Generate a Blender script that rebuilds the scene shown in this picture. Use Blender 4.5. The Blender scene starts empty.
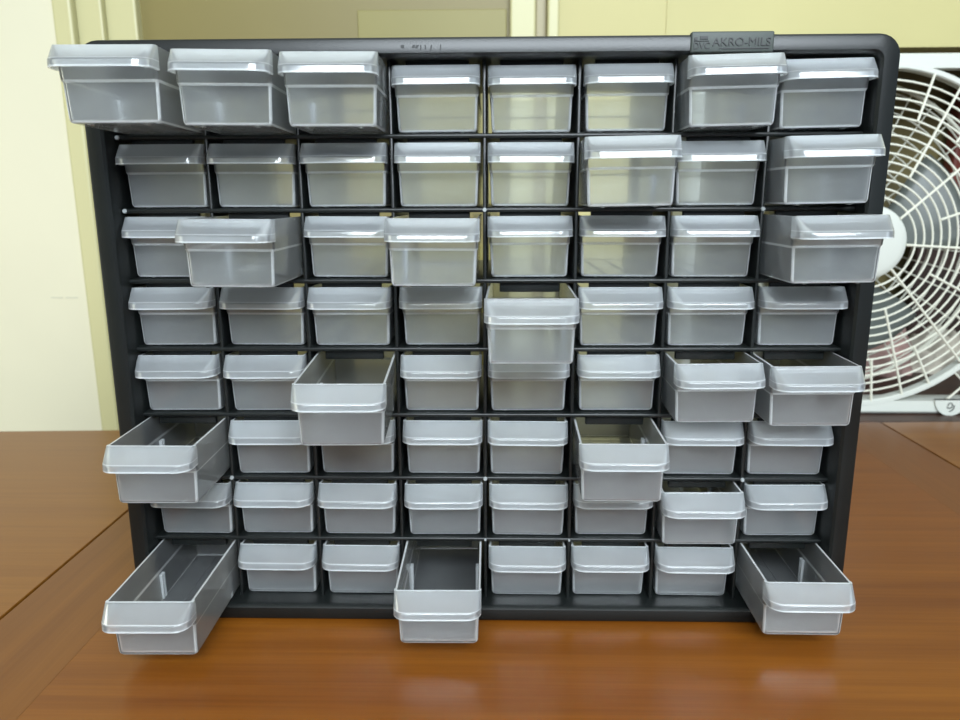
import bpy, bmesh, math, random
from mathutils import Vector, Matrix

random.seed(4)
scene = bpy.context.scene
COL = scene.collection

# ---------------------------------------------------------------- units
# The cabinet frame is measured in millimetres: X right, Y down, Z into the
# room, origin on the middle of the grid of shelf front edges.
ROW = 46.08          # shelf pitch
COLW = 59.5          # divider pitch
FLOOR_Y = 194.6      # underside of the cabinet = table top
TABLE_H = 0.75


def P(x, y, z):
    return Vector((x / 1000.0, z / 1000.0, TABLE_H + (FLOOR_Y - y) / 1000.0))


# ---------------------------------------------------------------- materials
def mat_new(name):
    m = bpy.data.materials.new(name)
    m.use_nodes = True
    nt = m.node_tree
    for n in list(nt.nodes):
        nt.nodes.remove(n)
    out = nt.nodes.new('ShaderNodeOutputMaterial')
    return m, nt, out


def node(nt, kind, **kw):
    n = nt.nodes.new(kind)
    for k, v in kw.items():
        if k in n.inputs.keys():
            n.inputs[k].default_value = v
        else:
            setattr(n, k, v)
    return n


def principled(name, color, rough=0.5, metallic=0.0, spec=0.5, noise=0.0, nscale=30.0,
               bump=0.0, bscale=200.0, coat=0.0, coat_rough=0.1):
    m, nt, out = mat_new(name)
    b = node(nt, 'ShaderNodeBsdfPrincipled')
    b.inputs['Base Color'].default_value = (*color, 1)
    b.inputs['Roughness'].default_value = rough
    b.inputs['Metallic'].default_value = metallic
    b.inputs['Specular IOR Level'].default_value = spec
    b.inputs['Coat Weight'].default_value = coat
    b.inputs['Coat Roughness'].default_value = coat_rough
    nt.links.new(b.outputs[0], out.inputs[0])
    if noise > 0:
        tc = node(nt, 'ShaderNodeTexCoord')
        nz = node(nt, 'ShaderNodeTexNoise')
        nz.inputs['Scale'].default_value = nscale
        nz.inputs['Detail'].default_value = 5
        nt.links.new(tc.outputs['Object'], nz.inputs['Vector'])
        mr = node(nt, 'ShaderNodeMapRange')
        mr.inputs['From Min'].default_value = 0.3
        mr.inputs['From Max'].default_value = 0.7
        mr.inputs['To Min'].default_value = 1 - noise
        mr.inputs['To Max'].default_value = 1 + noise
        nt.links.new(nz.outputs['Fac'], mr.inputs['Value'])
        mx = node(nt, 'ShaderNodeMix', data_type='RGBA', blend_type='MULTIPLY')
        mx.inputs['Factor'].default_value = 1.0
        mx.inputs['A'].default_value = (*color, 1)
        for i in mx.inputs:
            if i.name == 'A' and i.type == 'RGBA':
                i.default_value = (*color, 1)
        fac = [i for i in mx.inputs if i.name == 'Factor' and i.type == 'VALUE'][0]
        fac.default_value = 1.0
        bi = [i for i in mx.inputs if i.name == 'B' and i.type == 'RGBA'][0]
        nt.links.new(mr.outputs['Result'], bi)
        oc = [o for o in mx.outputs if o.type == 'RGBA'][0]
        nt.links.new(oc, b.inputs['Base Color'])
    if bump > 0:
        tc2 = node(nt, 'ShaderNodeTexCoord')
        nb = node(nt, 'ShaderNodeTexNoise')
        nb.inputs['Scale'].default_value = bscale
        nb.inputs['Detail'].default_value = 3
        nt.links.new(tc2.outputs['Object'], nb.inputs['Vector'])
        bp = node(nt, 'ShaderNodeBump')
        bp.inputs['Strength'].default_value = bump
        bp.inputs['Distance'].default_value = 0.001
        nt.links.new(nb.outputs['Fac'], bp.inputs['Height'])
        nt.links.new(bp.outputs[0], b.inputs['Normal'])
    return m


def frosted(name, color, opac, opac_edge, gloss_rough=0.18, transl=0.66, blur=0.55):
    """thin milky polypropylene: part clear, part scattering, glossy skin"""
    m, nt, out = mat_new(name)
    lw = node(nt, 'ShaderNodeLayerWeight')
    lw.inputs['Blend'].default_value = 0.28
    mr = node(nt, 'ShaderNodeMapRange')
    mr.inputs['To Min'].default_value = opac
    mr.inputs['To Max'].default_value = opac_edge
    nt.links.new(lw.outputs['Facing'], mr.inputs['Value'])
    tc = node(nt, 'ShaderNodeTexCoord')
    nz = node(nt, 'ShaderNodeTexNoise')
    nz.inputs['Scale'].default_value = 45
    nz.inputs['Detail'].default_value = 3
    nt.links.new(tc.outputs['Object'], nz.inputs['Vector'])
    nm = node(nt, 'ShaderNodeMapRange')
    nm.inputs['To Min'].default_value = -0.05
    nm.inputs['To Max'].default_value = 0.05
    nt.links.new(nz.outputs['Fac'], nm.inputs['Value'])
    ad = node(nt, 'ShaderNodeMath', operation='ADD', use_clamp=True)
    nt.links.new(mr.outputs[0], ad.inputs[0])
    nt.links.new(nm.outputs[0], ad.inputs[1])
    tr = node(nt, 'ShaderNodeBsdfTransparent')
    tr.inputs['Color'].default_value = (0.97, 0.98, 0.98, 1)
    rf = node(nt, 'ShaderNodeBsdfRefraction')
    rf.inputs['Color'].default_value = (0.97, 0.98, 0.98, 1)
    rf.inputs['Roughness'].default_value = 0.35
    rf.inputs['IOR'].default_value = 1.12
    m0 = node(nt, 'ShaderNodeMixShader')
    m0.inputs['Fac'].default_value = blur
    nt.links.new(tr.outputs[0], m0.inputs[1])
    nt.links.new(rf.outputs[0], m0.inputs[2])
    df = node(nt, 'ShaderNodeBsdfDiffuse')
    df.inputs['Color'].default_value = (*color, 1)
    tl = node(nt, 'ShaderNodeBsdfTranslucent')
    tl.inputs['Color'].default_value = (*color, 1)
    m1 = node(nt, 'ShaderNodeMixShader')
    m1.inputs['Fac'].default_value = transl
    nt.links.new(df.outputs[0], m1.inputs[1])
    nt.links.new(tl.outputs[0], m1.inputs[2])
    m2 = node(nt, 'ShaderNodeMixShader')
    nt.links.new(ad.outputs[0], m2.inputs['Fac'])
    nt.links.new(m0.outputs[0], m2.inputs[1])
    nt.links.new(m1.outputs[0], m2.inputs[2])
    gl = node(nt, 'ShaderNodeBsdfGlossy')
    gl.inputs['Roughness'].default_value = gloss_rough
    gl.inputs['Color'].default_value = (1, 1, 1, 1)
    fr = node(nt, 'ShaderNodeFresnel')
    fr.inputs['IOR'].default_value = 1.45
    m3 = node(nt, 'ShaderNodeMixShader')
    nt.links.new(fr.outputs[0], m3.inputs['Fac'])
    nt.links.new(m2.outputs[0], m3.inputs[1])
    nt.links.new(gl.outputs[0], m3.inputs[2])
    nt.links.new(m3.outputs[0], out.inputs[0])
    return m


def wood(name, c_dark, c_light, along='X', rough=0.32, fine=1.0):
    m, nt, out = mat_new(name)
    tc = node(nt, 'ShaderNodeTexCoord')
    mp = node(nt, 'ShaderNodeMapping')
    mp.inputs['Scale'].default_value = (0.8, 34, 34) if along == 'X' else (34, 0.8, 34)
    nt.links.new(tc.outputs['Object'], mp.inputs['Vector'])
    n1 = node(nt, 'ShaderNodeTexNoise')
    n1.inputs['Scale'].default_value = 1.6
    n1.inputs['Detail'].default_value = 6
    n1.inputs['Roughness'].default_value = 0.6
    n1.inputs['Distortion'].default_value = 0.4
    nt.links.new(mp.outputs[0], n1.inputs['Vector'])
    mp2 = node(nt, 'ShaderNodeMapping')
    mp2.inputs['Scale'].default_value = (9, 420, 420) if along == 'X' else (420, 9, 420)
    nt.links.new(tc.outputs['Object'], mp2.inputs['Vector'])
    n2 = node(nt, 'ShaderNodeTexNoise')
    n2.inputs['Scale'].default_value = 1.0
    n2.inputs['Detail'].default_value = 2
    nt.links.new(mp2.outputs[0], n2.inputs['Vector'])
    mm = node(nt, 'ShaderNodeMath', operation='MULTIPLY_ADD')
    nt.links.new(n2.outputs['Fac'], mm.inputs[0])
    mm.inputs[1].default_value = 0.35 * fine
    mm2 = node(nt, 'ShaderNodeMath', operation='MULTIPLY')
    nt.links.new(n1.outputs['Fac'], mm2.inputs[0])
    mm2.inputs[1].default_value = 0.75
    nt.links.new(mm2.outputs[0], mm.inputs[2])
    cr = node(nt, 'ShaderNodeValToRGB')
    cr.color_ramp.elements[0].position = 0.36
    cr.color_ramp.elements[0].color = (*c_dark, 1)
    cr.color_ramp.elements[1].position = 0.72
    cr.color_ramp.elements[1].color = (*c_light, 1)
    nt.links.new(mm.outputs[0], cr.inputs[0])
    b = node(nt, 'ShaderNodeBsdfPrincipled')
    b.inputs['Roughness'].default_value = rough
    b.inputs['Specular IOR Level'].default_value = 0.38
    nt.links.new(cr.outputs[0], b.inputs['Base Color'])
    bp = node(nt, 'ShaderNodeBump')
    bp.inputs['Strength'].default_value = 0.08
    bp.inputs['Distance'].default_value = 0.0006
    nt.links.new(n2.outputs['Fac'], bp.inputs['Height'])
    nt.links.new(bp.outputs[0], b.inputs['Normal'])
    nt.links.new(b.outputs[0], out.inputs[0])
    return m


M = {}
M['black'] = principled('black plastic', (0.0055, 0.0068, 0.0066), 0.34, spec=0.36, noise=0.25, nscale=18, bump=0.06, bscale=900)
M['plate'] = principled('black plastic plate', (0.040, 0.048, 0.043), 0.55, spec=0.4, bump=0.05, bscale=800)
M['ink'] = principled('raised black lettering', (0.004, 0.005, 0.005), 0.5)
M['pin'] = principled('grey moulding mark', (0.25, 0.27, 0.27), 0.4)
M['frost'] = frosted('frosted plastic', (0.90, 0.94, 0.955), 0.105, 0.38, gloss_rough=0.10, blur=0.28)
M['frost_lip'] = frosted('frosted plastic handle', (0.86, 0.905, 0.94), 0.185, 0.46, gloss_rough=0.09, blur=0.35)
M['frost_rim'] = frosted('frosted plastic edge', (0.93, 0.96, 0.97), 0.88, 0.95)
M['frost_lit_edge'] = frosted('frosted plastic lit edge', (0.92, 0.95, 0.96), 0.55, 0.80, gloss_rough=0.12, blur=0.3)  # whiter, denser plastic: paints in the light that gathers along edges
M['slot'] = frosted('frosted plastic rib', (0.9, 0.93, 0.95), 0.6, 0.8)
M['wood_centre'] = wood('warm brown wood', (0.112, 0.031, 0.0023), (0.178, 0.058, 0.0046), 'X', 0.33)
M['wood_border'] = wood('brown wood border', (0.116, 0.036, 0.0036), (0.158, 0.055, 0.0062), 'Y', 0.33)
M['wood_leaf'] = wood('brown wood leaf', (0.150, 0.050, 0.0042), (0.200, 0.077, 0.0080), 'X', 0.30)
M['wood_leg'] = wood('brown wood legs', (0.12, 0.04, 0.01), (0.22, 0.08, 0.02), 'X', 0.4)
M['groove'] = principled('dark groove', (0.03, 0.008, 0.004), 0.5)
M['sill'] = principled('dark brown sill', (0.045, 0.02, 0.012), 0.5, noise=0.4, nscale=25)
M['wall'] = principled('pale yellow paint', (0.435, 0.39, 0.175), 0.6, noise=0.03, nscale=6)
M['trim'] = principled('cream paint', (0.46, 0.435, 0.235), 0.45)
M['trim_dim'] = principled('beige paint', (0.32, 0.275, 0.155), 0.5)
M['panel'] = principled('olive panel', (0.18, 0.146, 0.042), 0.5, noise=0.05, nscale=4)
M['panel_light'] = principled('light olive panel', (0.21, 0.182, 0.045), 0.5, noise=0.05, nscale=4)
M['white_wall'] = principled('off white paint', (0.58, 0.555, 0.415), 0.55, noise=0.02, nscale=5)
M['scuff'] = principled('grey scuff', (0.45, 0.45, 0.36), 0.6)
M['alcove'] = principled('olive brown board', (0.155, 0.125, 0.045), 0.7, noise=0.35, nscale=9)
M['fan_white'] = principled('off white plastic', (0.54, 0.56, 0.51), 0.4, noise=0.03, nscale=8)
M['fan_wire'] = principled('cream wire', (0.66, 0.66, 0.56), 0.4)
M['fan_grey'] = principled('grey green plastic', (0.11, 0.125, 0.115), 0.4)
M['fan_dark'] = principled('dark grey plastic', (0.05, 0.055, 0.05), 0.5)
M['cloth_pink'] = principled('dusty pink cloth', (0.42, 0.27, 0.24), 0.9, noise=0.4, nscale=20)
M['cloth_white'] = principled('off white cloth', (0.46, 0.42, 0.35), 0.9, noise=0.3, nscale=20)
M['red'] = principled('dark red', (0.14, 0.022, 0.012), 0.6, noise=0.3, nscale=20)
M['dark_brown'] = principled('dark brown', (0.03, 0.014, 0.010), 0.7, noise=0.5, nscale=18)
M['yellow'] = principled('yellow plastic', (0.55, 0.33, 0.04), 0.5)
M['floor'] = principled('grey floor', (0.22, 0.19, 0.15), 0.5, noise=0.1, nscale=3)
M['ceiling'] = principled('white ceiling', (0.8, 0.8, 0.76), 0.8)


# ---------------------------------------------------------------- helpers
def obj(name, bm, mats, parent=None, smooth=None, matrix=None):
    me = bpy.data.meshes.new(name)
    bm.normal_update()
    bm.to_mesh(me)
    bm.free()
    if not isinstance(mats, (list, tuple)):
        mats = [mats]
    for m in mats:
        me.materials.append(m)
    if smooth is not None:
        for p in me.polygons:
            p.use_smooth = True
        me.set_sharp_from_angle(angle=math.radians(smooth))
    o = bpy.data.objects.new(name, me)
    COL.objects.link(o)
    if parent is not None:
        o.parent = parent
    if matrix is not None:
        o.matrix_local = matrix
    return o


def empty(name, loc, label, cat, group=None):
    o = bpy.data.objects.new(name, None)
    o.empty_display_size = 0.05
    COL.objects.link(o)
    o.location = loc
    tag(o, label, cat, group)
    return o


def tag(o, label, cat, group=None):
    o['label'] = label
    o['category'] = cat
    if group:
        o['group'] = group


def structure(o):
    o['kind'] = 'structure'
    return o


def box(bm, lo, hi, bevel=0.0, seg=2):
    r = bmesh.ops.create_cube(bm, size=1.0)
    vs = r['verts']
    for v in vs:
        for i in range(3):
            v.co[i] = lo[i] + (v.co[i] + 0.5) * (hi[i] - lo[i])
    if bevel > 0:
        es = list({e for v in vs for e in v.link_edges})
        bmesh.ops.bevel(bm, geom=es, offset=bevel, segments=seg, affect='EDGES', profile=0.5)
    return vs


def boxP(bm, x0, x1, y0, y1, z0, z1, bevel=0.0, org=Vector((0, 0, 0)), seg=2):
    a = P(x0, y1, z0) - org
    b = P(x1, y0, z1) - org
    return box(bm, a, b, bevel / 1000.0, seg)


def tube(bm, pts, r, n=8, cap=True, closed=False):
    rings = []
    m = len(pts)
    for i, p in enumerate(pts):
        p = Vector(p)
        if closed:
            t = Vector(pts[(i + 1) % m]) - Vector(pts[i - 1])
        else:
            t = Vector(pts[min(i + 1, m - 1)]) - Vector(pts[max(i - 1, 0)])
        t.normalize()
        up = Vector((0, 1, 0)) if abs(t.y) < 0.9 else Vector((0, 0, 1))
        a = t.cross(up).normalized()
        b = t.cross(a).normalized()
        rings.append([bm.verts.new(p + a * (r * math.cos(2 * math.pi * k / n)) + b * (r * math.sin(2 * math.pi * k / n))) for k in range(n)])
    last = m if closed else m - 1
    for i in range(last):
        A, B = rings[i], rings[(i + 1) % m]
        for k in range(n):
            bm.faces.new((A[k], A[(k + 1) % n], B[(k + 1) % n], B[k]))
    if cap and not closed:
        bm.faces.new(rings[0][::-1])
        bm.faces.new(rings[-1])


def loft(bm, rings, closed=True):
    vr = [[bm.verts.new(c) for c in ring] for ring in rings]
    n = len(vr[0])
    for A, B in zip(vr[:-1], vr[1:]):
        for k in range(n if closed else n - 1):
            k2 = (k + 1) % n
            try:
                bm.faces.new((A[k], A[k2], B[k2], B[k]))
            except ValueError:
                pass
    return vr


def rrect(hw, hh, r, seg=6):
    """rounded rectangle, counter-clockwise list of (x, y)"""
    pts = []
    for cx, cy, a0 in ((hw - r, hh - r, 0), (-hw + r, hh - r, 90), (-hw + r, -hh + r, 180), (hw - r, -hh + r, 270)):
        for k in range(seg + 1):
            a = math.radians(a0 + 90 * k / seg)
            pts.append((cx + r * math.cos(a), cy + r * math.sin(a)))
    return pts


# ---------------------------------------------------------------- cabinet
cab_org = P(0, FLOOR_Y, 70)
cab = empty('drawer_cabinet', cab_org,
            'black plastic cabinet of sixty-four frosted drawers standing on the wooden table', 'cabinet')


def L(x, y, z):
    return P(x, y, z) - cab_org


HW, HH = 249.0, 194.6       # outer half size
IW, IH = 236.8, 183.4       # inner half size
DEPTH = 152.0

bm = bmesh.new()
prof = [(IW, IH, 4, 152), (IW, IH, 4, -9), (IW + 0.6, IH + 0.6, 4.5, -11.6), (IW + 2.2, IH + 2.0, 6, -13),
        (HW - 2.2, HH - 2.0, 11, -13), (HW - 0.6, HH - 0.5, 12.8, -12.2), (HW, HH, 13.5, -10.6),
        (HW - 1.5, HH, 13, 152)]
rings = []
for hw, hh, r, z in prof:
    rings.append([L(x, y, z) for x, y in rrect(hw, hh, r)])
rings.append(rings[0])
vr = [[bm.verts.new(c) for c in ring] for ring in rings[:-1]]
vr.append(vr[0])
n = len(vr[0])
for A, B in zip(vr[:-1], vr[1:]):
    for k in range(n):
        bm.faces.new((A[k], A[(k + 1) % n], B[(k + 1) % n], B[k]))
bmesh.ops.recalc_face_normals(bm, faces=bm.faces[:])
obj('outer_frame', bm, M['black'], cab, 35)


def stop_bars(bm, y):
    for c in range(8):
        cx = (c - 3.5) * COLW
        boxP(bm, cx - 20, cx + 20, y - 1, y + 6.6, 4.5, 8.5, 0.8, cab_org)


bm = bmesh.new()
stop_bars(bm, -IH + 0.6)
obj('stop_bar', bm, M['black'], cab, 35)
for r in range(1, 8):
    y = (r - 4) * ROW
    bm = bmesh.new()
    boxP(bm, -IW - 1, IW + 1, y - 1.5, y + 1.5, 0.0, DEPTH - 1, 1.2, cab_org, 3)
    stop_bars(bm, y + 1.2)
    obj('shelf', bm, M['black'], cab, 40)
for c in range(1, 8):
    x = (c - 4) * COLW
    bm = bmesh.new()
    boxP(bm, x - 1.15, x + 1.15, -IH - 1, IH + 1, 0.6, DEPTH - 1, 0.9, cab_org, 2)
    obj('divider', bm, M['black'], cab, 40)
for c, r in ((0, 2), (4, 2), (7, 2), (1, 6), (4, 6), (7, 6), (0, 1), (4, 7), (5, 7)):
    bm = bmesh.new()
    x = (c - 4) * COLW + (3.0 if c == 0 else 0)
    big = r != 7
    rad = 1.5 if big else 0.9
    bmesh.ops.create_cone(bm, cap_ends=True, segments=14, radius1=rad / 1000, radius2=rad * 0.8 / 1000, depth=0.0012,
                          matrix=Matrix.Translation(L(x, (r - 4) * ROW, -0.3)) @ Matrix.Rotation(math.radians(90), 4, 'X'))
    obj('moulding_pin', bm, M['pin'], cab, 40)

# name plate with its raised lettering
bm = bmesh.new()
boxP(bm, 123.4, 172.6, -195.9, -183.9, -14.4, -9, 1.2, cab_org, 3)
plate = obj('name_plate', bm, M['plate'], cab, 40)


def text_mesh(name, body, size, loc, mat, parent, width=None, extrude=0.0004):
    cu = bpy.data.curves.new(name, 'FONT')
    cu.body = body
    cu.size = size
    cu.extrude = extrude
    cu.align_x = 'LEFT'
    tmp = bpy.data.objects.new(name + '_tmp', cu)
    COL.objects.link(tmp)
    bpy.context.view_layer.update()
    me = bpy.data.meshes.new_from_object(tmp.evaluated_get(bpy.context.evaluated_depsgraph_get()))
    bpy.data.objects.remove(tmp)
    bpy.data.curves.remove(cu)
    xs = [v.co.x for v in me.vertices]
    sx = (width / (max(xs) - min(xs))) if width else 1
    x0 = min(xs)
    for v in me.vertices:
        v.co = Vector(((v.co.x - x0) * sx, -v.co.z, v.co.y)) + loc
    me.materials.clear()
    me.materials.append(mat)
    o = bpy.data.objects.new(name, me)
    COL.objects.link(o)
    o.parent = parent
    return o


text_mesh('lettering', 'AKRO-MILS', 0.0066, L(136.0, -187.6, -14.5), M['ink'], plate, 0.0345)
text_mesh('lettering', 'DVC', 0.0052, L(125.0, -186.0, -14.5), M['ink'], plate, 0.0095)
bm = bmesh.new()
boxP(bm, 125.2, 127.0, -192.4, -190.8, -14.9, -14.2, 0, cab_org)
boxP(bm, 128.6, 133.2, -193.0, -191.4, -14.9, -14.2, 0, cab_org)
boxP(bm, 140.0, 169.5, -186.4, -185.9, -14.9, -14.2, 0, cab_org)
boxP(bm, 125.0, 134.0, -190.6, -190.3, -14.9, -14.2, 0, cab_org)
obj('emblem_bar', bm, M['ink'], plate)
# worn moulded marks on the top of the frame
bm = bmesh.new()
for (x, w, h, sl) in ((-50.0, 2.0, 1.6, 0.0), (-43.5, 1.6, 1.6, 0.6), (-41.6, 1.6, 1.8, 0.9), (-38.4, 0.7, 2.6, 0.1), (-35.6, 0.8, 2.4, -0.1),
                      (-32.6, 0.8, 3.4, 0.7), (-26.6, 0.7, 3.4, 0.2)):
    vs = boxP(bm, x, x + w, -189.8, -189.8 + h, -13.25, -12.8, 0, cab_org)
    for v in vs:
        if v.co.z > L(0, -189.8 + h / 2, 0).z:
            v.co.x += sl / 1000
obj('moulded_mark', bm, M['ink'], cab)

# ---------------------------------------------------------------- drawers
# drawer space: x right, y back, z up (metres); origin = middle of the front rim


def D(x, h, d):
    return Vector((x / 1000.0, d / 1000.0, -h / 1000.0))


def body_ring(w, d0, d1, rf, h, notch=0.0, seg=4):
    """one outline of the drawer: front left -> front right -> back right -> back left"""
    pts = []
    rb = min(rf, 4)

    def arc(cx, cd, r, a0, a1):
        for k in range(seg + 1):
            a = math.radians(a0 + (a1 - a0) * k / seg)
            pts.append((cx + r * math.cos(a), cd + r * math.sin(a), h))
    arc(-w + rf, d0 + rf, rf, 180, 270)
    arc(w - rf, d0 + rf, rf, 270, 360)
    arc(w - rb, d1 - rb, rb, 0, 90)
    for x, dn in ((21.0, 0), (20.4, 1), (-20.4, 1), (-21.0, 0)):
        pts.append((x * w / 27.0, d1, h + notch * dn))
    arc(-w + rb, d1 - rb, rb, 90, 180)
    return [D(x, hh, d) for x, d, hh in pts]


def make_body():
    bm = bmesh.new()
    rings = [body_ring(26.9, -0.1, 137, 2.0, 0.0, 5.0),
             body_ring(26.6, 1.2, 136.7, 2.2, 8.0),
             body_ring(26.5, 2.6, 136.4, 2.4, 17.2),
             body_ring(25.9, 3.5, 135.8, 2.4, 18.6),
             body_ring(25.2, 4.0, 135.2, 2.4, 37.0),
             body_ring(25.0, 4.2, 134.9, 2.6, 38.4),
             body_ring(24.4, 4.9, 134.2, 2.8, 39.4),
             body_ring(23.0, 6.3, 132.9, 3.4, 39.8)]
    vr = loft(bm, rings)
    # moulded edges painted whiter, for light piped in the plastic: the ledge, the bottom fillet and the upright front corners
    for i, (A, B) in enumerate(zip(vr[:-1], vr[1:])):
        for k in range(len(A)):
            k2 = (k + 1) % len(A)
            for f in A[k].link_faces:
                if A[k2] in f.verts and B[k] in f.verts and B[k2] in f.verts:
                    if i in (2, 5) or (k in (1, 2, 6, 7) and i > 1):
                        f.material_index = 2
    bm.faces.new(vr[-1])
    bmesh.ops.recalc_face_normals(bm, faces=bm.faces[:])
    # two low ribs moulded along the floor, two feet under the front
    for x in (-8.0, 8.0):
        box(bm, D(x - 0.5, 38.7, 9), D(x + 0.5, 37.9, 130))
    for x in (-15.5, 15.5):
        box(bm, D(x - 1.2, 40.25, 7), D(x + 1.2, 39.2, 12), 0.0003)
    return bm


def lip_ring(w, d_front, d_side, r, h, seg=6):
    pts = [(-w, d_side)]
    for k in range(seg + 1):
        a = math.radians(180 + 90 * k / seg)
        pts.append((-w + r + r * math.cos(a), d_front + r + r * math.sin(a)))
    for k in range(seg + 1):
        a = math.radians(270 + 90 * k / seg)
        pts.append((w - r + r * math.cos(a), d_front + r + r * math.sin(a)))
    pts.append((w, d_side))
    return [D(x, h, d) for x, d in pts]


def make_handle():
    bm = bmesh.new()
    rings = [lip_ring(27.45, -0.35, 3.4, 2.2, 0.0),
             lip_ring(27.5, -5.8, 3.4, 5.2, 4.0),
             lip_ring(27.5, -11.4, 3.4, 8.4, 8.0),
             lip_ring(27.5, -12.1, 3.4, 8.8, 8.4),
             lip_ring(27.5, -12.6, 3.4, 9.0, 9.2),
             lip_ring(27.5, -13.1, 3.4, 9.4, 11.9),
             lip_ring(27.5, -13.2, 3.4, 9.4, 12.7)]
    vr = loft(bm, rings, closed=False)
    for f in bm.faces:
        if all(v in vr[-1] or v in vr[-2] for v in f.verts) or all(v in vr[2] or v in vr[3] for v in f.verts):
            f.material_index = 2  # bright line painted along the lip's crease and lower edge
    bmesh.ops.recalc_face_normals(bm, faces=bm.faces[:])
    # make sure the normals look forwards / up
    f = max(bm.faces, key=lambda q: q.calc_area())
    f.normal_update()
    if f.normal.y > 0:
        bmesh.ops.reverse_faces(bm, faces=bm.faces[:])
    return bm


def make_slot(side):
    bm = bmesh.new()
    for d in (69.2, 72.6):
        a = D(side * 25.2, 38.2, d - 1.0)
        b = D(side * 22.6, 19.5, d + 1.0)
        lo = Vector([min(a[i], b[i]) for i in range(3)])
        hi = Vector([max(a[i], b[i]) for i in range(3)])
        box(bm, lo, hi, 0.0003)
    a = D(side * 25.3, 38.2, 69.2)
    b = D(side * 24.5, 19.5, 72.6)
    lo = Vector([min(a[i], b[i]) for i in range(3)])
    hi = Vector([max(a[i], b[i]) for i in range(3)])
    box(bm, lo, hi)
    return bm




def thicken(o, th, sharp):
    """give the shell its wall thickness, with the cut edge in the edge material"""
    md = o.modifiers.new('wall', 'SOLIDIFY')
    md.thickness = th
    md.offset = -1
    md.material_offset_rim = 1
    bpy.context.view_layer.update()
    me = bpy.data.meshes.new_from_object(o.evaluated_get(bpy.context.evaluated_depsgraph_get()))
    me.name = o.name
    o.modifiers.clear()
    old = o.data
    o.data = me
    bpy.data.meshes.remove(old)
    for p in me.polygons:
        p.use_smooth = True
    me.set_sharp_from_angle(angle=math.radians(sharp))
    o.modifiers.new('normals', 'WEIGHTED_NORMAL').keep_sharp = True


proto = obj('drawer', make_body(), [M['frost'], M['frost_rim'], M['frost_lit_edge']], cab, 30)
thicken(proto, 0.0013, 33)
proto_h = obj('handle', make_handle(), [M['frost_lip'], M['frost_rim'], M['frost_lit_edge']], proto, 28)
thicken(proto_h, 0.0013, 33)
slot_mesh = {}
for s in (-1, 1):
    so = obj('divider_slot', make_slot(s), M['slot'], proto)
    slot_mesh[s] = so.data
    bpy.data.objects.remove(so)

# pulled drawers: sideways shift, pull, yaw, drop, roll (mm, degrees)
PULL = {
    (1, 1): (5.96, -70.8, -3.3, -0.3, -0.35), (1, 2): (4.7, -57.8, -2.9, 0.1, 0.4), (1, 3): (2.99, -50.0, -1.86, 0.3, 0.06),
    (1, 8): (-0.4, -9.0, 0.4, -0.9, -0.9), (1, 7): (-1.45, -27.3, 1.19, -0.7, -0.9), (2, 6): (-3.18, -43.3, 1.98, -0.2, -0.7), (2, 8): (-1.59, -29.5, 1.32, -1.0, -0.9),
    (3, 2): (1.05, -60.1, -0.62, -0.4, 0.5), (3, 4): (0.32, -54.6, -0.28, -0.2, 0.28), (3, 8): (-0.67, -47.9, 0.65, -1.0, -0.8),
    (4, 5): (-1.74, -61.8, 1.01, -0.6, -0.2), (5, 3): (5.0, -71.2, -2.9, 2.1, 0.6), (5, 7): (-0.77, -30.7, 0.84, -1.2, -0.8),
    (5, 8): (-2.36, -37.7, 1.78, -1.1, -0.9), (6, 1): (2.27, -57.7, -1.58, -1.0, 0.5), (6, 6): (-2.59, -50.2, 1.61, -0.6, -0.5),
    (7, 7): (-1.4, -15.5, 1.27, -0.6, -0.7), (8, 1): (1.6, -78.5, -0.95, 0.9, 0.0), (8, 4): (0.7, -66.5, -0.56, -1.6, 0.0),
    (8, 8): (-1.24, -53.5, 1.17, -1.6, -0.4),
}
ROWN = {1: 'top', 2: 'second', 3: 'third', 4: 'fourth', 5: 'fifth', 6: 'sixth', 7: 'seventh', 8: 'bottom'}
COLN = {1: 'first', 2: 'second', 3: 'third', 4: 'fourth', 5: 'fifth', 6: 'sixth', 7: 'seventh', 8: 'eighth'}
CONV = Matrix(((1, 0, 0), (0, 0, 1), (0, -1, 0)))      # (x, y down, z in) -> Blender


def rot_conv(yaw, pitch, roll):
    a, b, g = (math.radians(v) for v in (pitch, yaw, roll))
    ca, sa, cb, sb, cg, sg = math.cos(a), math.sin(a), math.cos(b), math.sin(b), math.cos(g), math.sin(g)
    Rz = Matrix(((cg, -sg, 0), (sg, cg, 0), (0, 0, 1)))
    Rx = Matrix(((1, 0, 0), (0, ca, -sa), (0, sa, ca)))
    Ry = Matrix(((cb, 0, sb), (0, 1, 0), (-sb, 0, cb)))
    return (CONV @ (Ry @ Rx @ Rz) @ CONV.transposed()).to_4x4()


first = True
for r in range(1, 9):
    for c in range(1, 9):
        if first:
            d, h = proto, proto_h
            first = False
        else:
            d = proto.copy()
            COL.objects.link(d)
            d.parent = cab
            h = proto_h.copy()
            COL.objects.link(h)
            h.parent = d
        cx = (c - 4.5) * COLW
        cy = (r - 5) * ROW + 4.2
        if (r, c) in PULL:
            tx, tz, yaw, ty, roll = PULL[(r, c)]
            pitch = math.degrees(math.asin(max(0.0, ty) / abs(tz)))
            d['label'] = 'drawer pulled out, %s in the %s row' % (COLN[c], ROWN[r])
            for s in (-1, 1):
                so = bpy.data.objects.new('divider_slot', slot_mesh[s])
                COL.objects.link(so)
                so.parent = d
        else:
            tx = random.uniform(-0.7, 0.7)
            tz = random.uniform(-1.2, 0.6)
            yaw = random.uniform(-0.35, 0.35)
            ty = 0.8 if r == 8 else random.uniform(-0.3, 0.1)
            roll = random.uniform(-0.35, 0.35)
            pitch = 0
        d.matrix_local = Matrix.Translation(L(cx + tx, cy + ty, tz)) @ rot_conv(yaw, pitch, roll)

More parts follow.
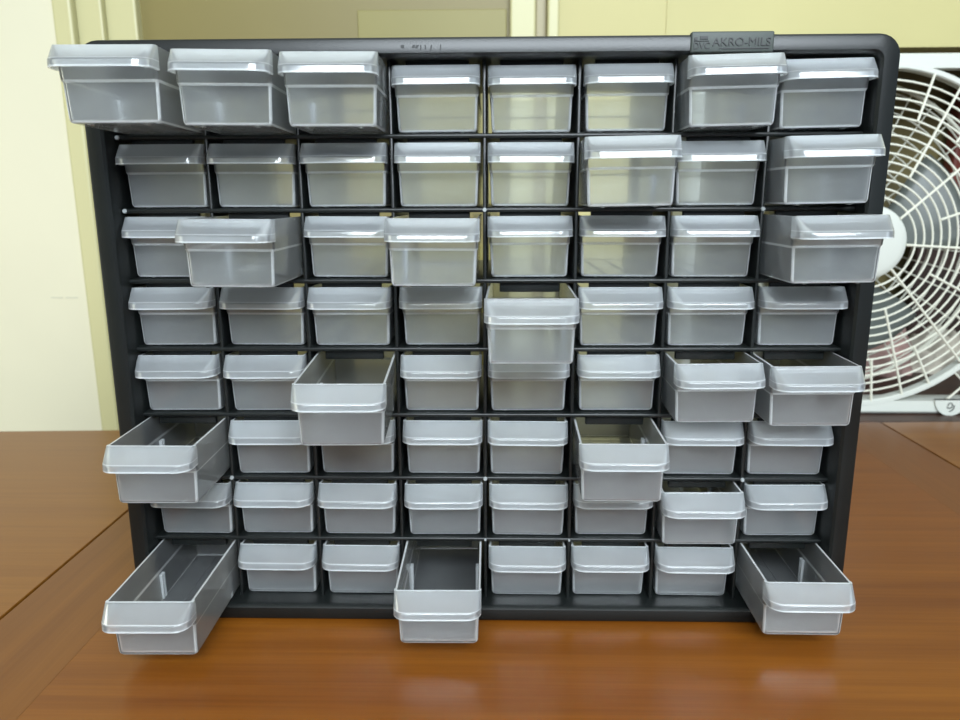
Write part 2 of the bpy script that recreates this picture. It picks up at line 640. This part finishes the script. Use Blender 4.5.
# ---------------------------------------------------------------- table
TX0, TX1, TZ0 = -900.0, 1080.0, -640.0


def back_edge(x):
    return 470.0 + (x - 520.0) * (50.0 / 1160.0)


tab_org = P(90, FLOOR_Y + 750, 0)
table = empty('table', tab_org, 'warm brown wooden table with dark seams under the black drawer cabinet', 'table')
YT = FLOOR_Y + 0.15


def plank(name, x0, x1, mat, th=26, zf=TZ0, bev=1.0):
    bm = bmesh.new()
    lo = [P(x0, YT, zf), P(x1, YT, zf), P(x1, YT, back_edge(x1)), P(x0, YT, back_edge(x0))]
    vt = [bm.verts.new(q - tab_org) for q in lo]
    vb = [bm.verts.new(q - tab_org - Vector((0, 0, th / 1000))) for q in lo]
    bm.faces.new(vt)
    bm.faces.new(vb[::-1])
    for k in range(4):
        bm.faces.new((vt[k], vb[k], vb[(k + 1) % 4], vt[(k + 1) % 4]))
    bmesh.ops.recalc_face_normals(bm, faces=bm.faces[:])
    bmesh.ops.bevel(bm, geom=bm.edges[:], offset=bev / 1000, segments=2, affect='EDGES')
    return obj(name, bm, mat, table, 40)


SL0, SL1, SR0, SR1 = -349.0, -270.5, 445.5, 520.0
plank('centre_board', SL1 + 0.05, SR0 - 0.05, M['wood_centre'], bev=0.06)
plank('border_board', SL0 + 1.2, SL1 - 0.05, M['wood_border'], bev=0.06)
plank('border_board', SR0 + 0.05, SR1 - 1.2, M['wood_border'], bev=0.06)
plank('end_board', TX0, SL0 - 1.2, M['wood_leaf'], bev=0.6)
plank('end_board', SR1 + 1.2, TX1, M['wood_leaf'], bev=0.6)
for x in (SL0, SR1):
    bm = bmesh.new()
    boxP(bm, x - 2, x + 2, YT + 3.0, YT + 25, TZ0 + 2, back_edge(x) - 2, 0, tab_org)
    obj('seam_strip', bm, M['groove'], table)
bm = bmesh.new()
for (x0, x1, z0, z1) in ((TX0 + 70, TX1 - 70, TZ0 + 60, TZ0 + 82), (TX0 + 70, TX1 - 70, 360, 382),
                         (TX0 + 70, TX0 + 92, TZ0 + 82, 360), (TX1 - 92, TX1 - 70, TZ0 + 82, 360)):
    boxP(bm, x0, x1, YT + 26, YT + 110, z0, z1, 1, tab_org)
obj('apron', bm, M['wood_leg'], table)
for x in (TX0 + 60, TX1 - 125):
    for z in (TZ0 + 50, 330):
        bm = bmesh.new()
        boxP(bm, x, x + 65, YT + 26, FLOOR_Y + 750, z, z + 65, 3, tab_org)
        obj('leg', bm, M['wood_leg'], table)

# ---------------------------------------------------------------- fan
FC = (495.0, -40.6)
FZ = 506.0
FB = FC[1] + 233.8
fan_org = P(FC[0], FB, FZ + 50)
fan = empty('box_fan', fan_org, 'white square box fan with round wire grille behind the cabinet at right', 'fan')


def FL(x, y, z):                     # x right, y up from the fan's middle, z back from its face
    return P(FC[0] + x, FC[1] - y, FZ + z) - fan_org


H = 233.6
R0, R1 = 216.0, 223.5
bm = bmesh.new()
# square border with a rounded-corner outline and a deep rim
outer = rrect(H, H, 16, 5)
inner = rrect(H - 18, H - 18, 8, 5)
rings = [[FL(x, y, 100) for x, y in outer], [FL(x, y, 3) for x, y in outer],
         [FL(x * (H - 3) / H, y * (H - 3) / H, 0) for x, y in outer], [FL(x, y, 0) for x, y in inner],
         [FL(x, y, 20) for x, y in inner]]
vr = loft(bm, rings)
# round ring
N = 96
ringp = []
for (rr, z) in ((R0, 14), (R0, 1.5), (R0 + 1.5, -0.6), (R1 - 1.0, -0.6), (R1, 0.6), (R1, 14)):
    ringp.append([FL(rr * math.cos(2 * math.pi * k / N), rr * math.sin(2 * math.pi * k / N), z) for k in range(N)])
loft(bm, ringp)
bmesh.ops.recalc_face_normals(bm, faces=bm.faces[:])
obj('frame', bm, M['fan_white'], fan, 35)


def dome(r):                         # grille bulges slightly
    return 2.0 - 10.0 * math.cos(min(1.0, r / R0) * math.pi / 2)


bm = bmesh.new()
RH = 48.0
k = 0
rr = RH + 10.4
while rr < R0 - 4:
    tube(bm, [FL(rr * math.cos(2 * math.pi * q / 72), rr * math.sin(2 * math.pi * q / 72), dome(rr)) for q in range(72)], 0.00135, 6, closed=True)
    rr += 11.1


def spoke(bm, ang, r0, r1, rad=0.0016, dz=1.5, zf=dome):
    pts = []
    for q in range(7):
        r_ = r0 + (r1 - r0) * q / 6
        pts.append(FL(r_ * math.cos(ang), r_ * math.sin(ang), zf(r_) - dz))
    tube(bm, pts, rad, 6)


for q in range(8):
    spoke(bm, math.radians(41.5 + 45 * q), RH - 2, R0 + 2)
    spoke(bm, math.radians(41.5 + 22.0 + 45 * q), 92, R0 + 2)
    spoke(bm, math.radians(41.5 + 32.0 + 45 * q), 158, R0 + 2)
    spoke(bm, math.radians(41.5 + 11.0 + 45 * q), 158, R0 + 2)
grille = obj('front_grille', bm, M['fan_wire'], fan, 50)
bm = bmesh.new()
prof = [(0.1, -12.0), (18, -11.8), (30, -11.2), (38, -10.2), (44, -9.2), (47, -7.0), (48, -3.5), (48, 3)]
loft(bm, [[FL(r_ * math.cos(2 * math.pi * q / 48), r_ * math.sin(2 * math.pi * q / 48), z) for q in range(48)] for r_, z in prof])
bmesh.ops.recalc_face_normals(bm, faces=bm.faces[:])
obj('hub_cap', bm, M['fan_white'], grille, 30)

# corner grilles
for sx in (-1, 1):
    for sy in (-1, 1):
        bm = bmesh.new()
        a = H - 17
        for s in (0.80, 0.90):
            tube(bm, [FL(sx * a * (2 * s - 1), sy * a, 3), FL(sx * a, sy * a * (2 * s - 1), 3)], 0.0015, 6)
        tube(bm, [FL(sx * a, sy * a, 2), FL(sx * a * 0.73, sy * a * 0.73, 2)], 0.0015, 6)
        tube(bm, [FL(sx * a * 0.84, sy * a, 2), FL(sx * a * 0.62, sy * a * 0.8, 2)], 0.0013, 6)
        tube(bm, [FL(sx * a, sy * a * 0.84, 2), FL(sx * a * 0.8, sy * a * 0.62, 2)], 0.0013, 6)
        obj('corner_grille', bm, M['fan_wire'], fan, 50)

# rear grille
bm = bmesh.new()
rr = 64
while rr < R0:
    tube(bm, [FL(rr * math.cos(2 * math.pi * q / 48), rr * math.sin(2 * math.pi * q / 48), 96) for q in range(48)], 0.0011, 5, closed=True)
    rr += 24
for q in range(40):
    spoke(bm, math.radians(9 * q + 3), 60, R0 + 4, 0.0010, 0, lambda r_: 98)
tube(bm, [FL(216 * math.cos(2 * math.pi * q / 64), 216 * math.sin(2 * math.pi * q / 64), 96) for q in range(64)], 0.003, 6, closed=True)
obj('rear_grille', bm, M['fan_wire'], fan, 50)

# motor and blades
bm = bmesh.new()
loft(bm, [[FL(r_ * math.cos(2 * math.pi * q / 40), r_ * math.sin(2 * math.pi * q / 40), z) for q in range(40)] for r_, z in
          ((0.1, 28), (40, 28), (56, 32), (58, 40), (58, 92), (50, 99), (0.1, 99))])
bmesh.ops.recalc_face_normals(bm, faces=bm.faces[:])
obj('motor', bm, M['fan_dark'], fan, 35)
for b_ in range(4):
    bm = bmesh.new()
    ac = math.radians(14 - 90 * b_)
    rows = []
    for i in range(9):
        r_ = 54 + (158 - 54) * i / 8
        half = math.radians(17 + 9 * math.sin(i / 8 * math.pi * 0.75))
        row = []
        for j in range(9):
            t = j / 8 * 2 - 1
            ang = ac + half * t + math.radians(10) * (i / 8)
            row.append(FL(r_ * math.cos(ang), r_ * math.sin(ang), 55 + t * 17 - 4 * (1 - t * t)))
        rows.append(row)
    loft(bm, rows, closed=False)
    bmesh.ops.recalc_face_normals(bm, faces=bm.faces[:])
    bl = obj('fan_blade', bm, M['fan_grey'], fan, 60)
    md = bl.modifiers.new('thickness', 'SOLIDIFY')
    md.thickness = 0.002

# foot tab with a curled mark
for fx in (135.0, -135.0):
    bm = bmesh.new()
    pts = []
    for q in range(25):
        a = math.pi + math.pi * q / 24
        pts.append((fx + 22 * math.cos(a), -H + 21 + 23 * math.sin(a)))
    pts = pts + [(fx + 22, -H + 20), (fx - 22, -H + 20)]
    loft(bm, [[FL(x, max(y, -H - 1.6), -3.5) for x, y in pts], [FL(x, max(y, -H - 1.6), 0.5) for x, y in pts]])
    for z in (-3.5, 0.5):
        bm.faces.new([v for v in bm.verts if abs(v.co.y - FL(0, 0, z).y) < 1e-6][:len(pts)])
    bmesh.ops.recalc_face_normals(bm, faces=bm.faces[:])
    ft = obj('foot', bm, M['fan_white'], fan, 30)
    bm = bmesh.new()
    pts = []
    for q in range(15):
        a = math.radians(200 - 25 * q)
        r_ = 3.0 if q < 9 else 3.0 + (q - 8) * 0.35
        pts.append(FL(fx - 1 + r_ * math.cos(a), -H + 13 + r_ * math.sin(a), -3.8))
    tube(bm, pts, 0.0008, 6)
    tube(bm, [FL(fx + 4.6, -H + 13, -3.8), FL(fx + 4.2, -H + 8.5, -3.8), FL(fx + 1.5, -H + 5.0, -3.8), FL(fx - 1.5, -H + 4.5, -3.8)], 0.0008, 6)
    obj('curled_mark', bm, M['fan_dark'], ft, 60)

# ---------------------------------------------------------------- the room
WZ = 650.0
FL_Y = FLOOR_Y + 750
CEIL_Y = FL_Y - 2450


def sbox(name, x0, x1, y0, y1, z0, z1, mat, bevel=0.0):
    bm = bmesh.new()
    boxP(bm, x0, x1, y0, y1, z0, z1, bevel)
    return structure(obj(name, bm, mat))


sbox('floor', -1900, 2300, FL_Y, FL_Y + 40, -2700, 1300, M['floor'])
sbox('ceiling', -1900, 2300, CEIL_Y - 40, CEIL_Y, -2700, 1300, M['ceiling'])

# back wall: yellow part with the opening behind the fan, olive panel, white part at left
bm = bmesh.new()
boxP(bm, 97, 2300, CEIL_Y, -307, WZ, WZ + 60)            # above the opening
boxP(bm, 97, 215, -307, FL_Y, WZ, WZ + 60)
boxP(bm, 1000, 2300, -307, FL_Y, WZ, WZ + 60)
boxP(bm, 215, 1000, FLOOR_Y + 22, FL_Y, WZ, WZ + 60)
boxP(bm, -1900, -626, CEIL_Y, FL_Y, WZ - 8, WZ + 60)
boxP(bm, -626, 97, CEIL_Y, CEIL_Y + 420, WZ, WZ + 60)
structure(obj('wall_back', bm, [M['wall'], M['white_wall']]))
wb = bpy.data.objects['wall_back']
for pgn in wb.data.polygons:
    if pgn.center.x < -0.62:
        pgn.material_index = 1

bm = bmesh.new()
boxP(bm, -515, 27, CEIL_Y + 420, FL_Y, WZ + 22, WZ + 60)
d1 = structure(obj('door_1', bm, M['panel']))
bm = bmesh.new()
boxP(bm, -195, 22, -367, -90, WZ + 18, WZ + 24, 1)
obj('panel', bm, M['panel_light'], d1)
bm = bmesh.new()
boxP(bm, -195, 22, -30, 760, WZ + 18, WZ + 24, 1)
obj('panel', bm, M['panel_light'], d1)

# mouldings left and right of the olive panel, in stepped strips
sbox('trim_1', -626, -598, CEIL_Y + 420, FL_Y, WZ - 16, WZ + 60, M['trim'], 4)
sbox('trim_2', -598, -560, CEIL_Y + 420, FL_Y, WZ - 4, WZ + 60, M['trim'], 3)
sbox('trim_3', -560, -515, CEIL_Y + 420, FL_Y, WZ + 6, WZ + 60, M['trim'], 3)
sbox('trim_4', 27, 64, CEIL_Y + 420, FL_Y, WZ + 4, WZ + 60, M['trim'], 3)
sbox('trim_5', 64, 80, CEIL_Y + 420, FL_Y, WZ + 14, WZ + 60, M['trim_dim'], 2)
sbox('trim_6', 80, 97, CEIL_Y + 420, FL_Y, WZ - 6, WZ + 60, M['trim'], 3)
sbox('trim_9', 249, 252, CEIL_Y, -320, WZ - 2, WZ + 4, M['wall'])
# dark sill the fan stands on
sbox('trim_7', 215, 1000, FLOOR_Y, FLOOR_Y + 22, 474, 1000, M['sill'], 1.5)
# alcove behind the fan
bm = bmesh.new()
boxP(bm, 195, 1020, -345, FLOOR_Y + 22, 980, 1000)
boxP(bm, 195, 215, -345, FLOOR_Y, WZ + 60, 980)
boxP(bm, 1000, 1020, -345, FLOOR_Y, WZ + 60, 980)
boxP(bm, 195, 1020, -345, -335, WZ + 60, 980)
structure(obj('wall_alcove', bm, M['alcove']))
# other walls
sbox('wall_left', -1940, -1900, CEIL_Y, FL_Y, -2700, 1300, M['white_wall'])
# small scuffs on the white wall
bm = bmesh.new()
boxP(bm, -684, -666, 48.4, 49.8, WZ - 8.6, WZ - 7.8)
boxP(bm, -661, -642, 48.4, 49.8, WZ - 8.6, WZ - 7.8)
structure(obj('trim_8', bm, M['scuff']))


# things lying behind the fan
def cloth(name, label, cx, cz, sx, sy, sz, mat, seed, folds=4):
    rnd = random.Random(seed)
    bm = bmesh.new()
    n_, m_ = 40, 22
    ph = [rnd.uniform(0, 6.28) for _ in range(8)]
    rows = []
    for i in range(n_):
        u = i / (n_ - 1) * 2 - 1
        row = []
        for j in range(m_):
            v = j / (m_ - 1) * math.pi
            rad = math.sqrt(max(0.0, 1 - u * u)) ** 0.6
            w = 1 + 0.16 * math.sin(folds * 3 * u + 3 * v + ph[0]) + 0.12 * math.sin(7 * v + ph[1] + 5 * u) + 0.07 * math.sin(13 * u + ph[2] - 9 * v)
            x = sx * u
            z = -sz * rad * w * math.cos(v)
            y = sy * rad * w * math.sin(v)
            row.append(P(cx + x, FLOOR_Y - max(0.0, y), cz + z))
        rows.append(row)
    loft(bm, rows, closed=False)
    bmesh.ops.recalc_face_normals(bm, faces=bm.faces[:])
    bmesh.ops.remove_doubles(bm, verts=bm.verts[:], dist=0.0001)
    o = obj(name, bm, mat, None, 60)
    tag(o, label, 'cloth', None)
    return o


cloth('crumpled_cloth', 'crumpled dusty pink cloth seen low through the fan grille beside the cabinet', 620, 780, 95, 95, 60, M['cloth_pink'], 3)
cloth('crumpled_cloth', 'crumpled off-white cloth seen through the lower grille right of the pink cloth', 790, 800, 85, 60, 55, M['cloth_white'], 8)
bm = bmesh.new()
boxP(bm, 840, 930, -290, FLOOR_Y - 0.3, 925, 960, 6)
o = obj('board', bm, M['red'])
tag(o, 'dark red upright board leaning behind the fan grille at right', 'board')
bm = bmesh.new()
boxP(bm, 770, 905, -55, FLOOR_Y - 0.3, 880, 915, 5)
o = obj('board', bm, M['dark_brown'])
tag(o, 'dark brown upright board behind the fan, in front of the dark red board', 'board')

# ---------------------------------------------------------------- light
w = bpy.data.worlds.new('World')
scene.world = w
w.use_nodes = True
bg = w.node_tree.nodes['Background']
bg.inputs['Color'].default_value = (0.72, 0.87, 1.0, 1)
bg.inputs['Strength'].default_value = 0.46


def area(name, loc, target, sx, sy, power, color):
    li = bpy.data.lights.new(name, 'AREA')
    li.shape = 'RECTANGLE'
    li.size = sx
    li.size_y = sy
    li.energy = power
    li.color = color
    o = bpy.data.objects.new(name, li)
    COL.objects.link(o)
    o.location = loc
    o.rotation_euler = (Vector(target) - Vector(loc)).to_track_quat('-Z', 'Y').to_euler()
    return o


area('window_light', (-0.12, -1.65, 2.02), (-0.1, 0.0, 1.0), 0.66, 0.72, 44, (0.84, 0.93, 1.0))
area('window_light', (0.64, -1.65, 2.02), (0.5, 0.0, 1.0), 0.76, 0.72, 50, (0.84, 0.93, 1.0))
area('wall_fill_light', (-1.25, -0.05, 0.98), (-0.8, 0.65, 0.85), 0.5, 0.6, 2.6, (1.0, 0.96, 0.84))  # unseen lamp added to brighten the left wall and table end

# ---------------------------------------------------------------- camera
cam = bpy.data.cameras.new('camera')
cam.sensor_width = 36
cam.lens = 740 / 960 * 36
cam.clip_start = 0.01
cam.dof.use_dof = True
cam.dof.focus_distance = 0.46
cam.dof.aperture_fstop = 12
co = bpy.data.objects.new('camera', cam)
COL.objects.link(co)
Rr = Vector((0.999756, 0.003827, 0.021756))
Rd = Vector((0.000918, 0.97683, -0.214014))
Rf = Vector((-0.022071, 0.213982, 0.976588))


def cv(v):
    return Vector((v.x, v.z, -v.y))


right, up, back = cv(Rr), -cv(Rd), -cv(Rf)
loc = P(7.6725, -99.7518, -487.7285)
co.matrix_world = Matrix(((right.x, up.x, back.x, loc.x), (right.y, up.y, back.y, loc.y), (right.z, up.z, back.z, loc.z), (0, 0, 0, 1)))
scene.camera = co

scene.cycles.transparent_max_bounces = 48
scene.cycles.max_bounces = 10
scene.cycles.use_denoising = True
scene.view_settings.view_transform = 'Standard'
scene.view_settings.look = 'None'
scene.view_settings.exposure = 0.0
scene.view_settings.gamma = 1.0
scene.view_settings.use_curve_mapping = False
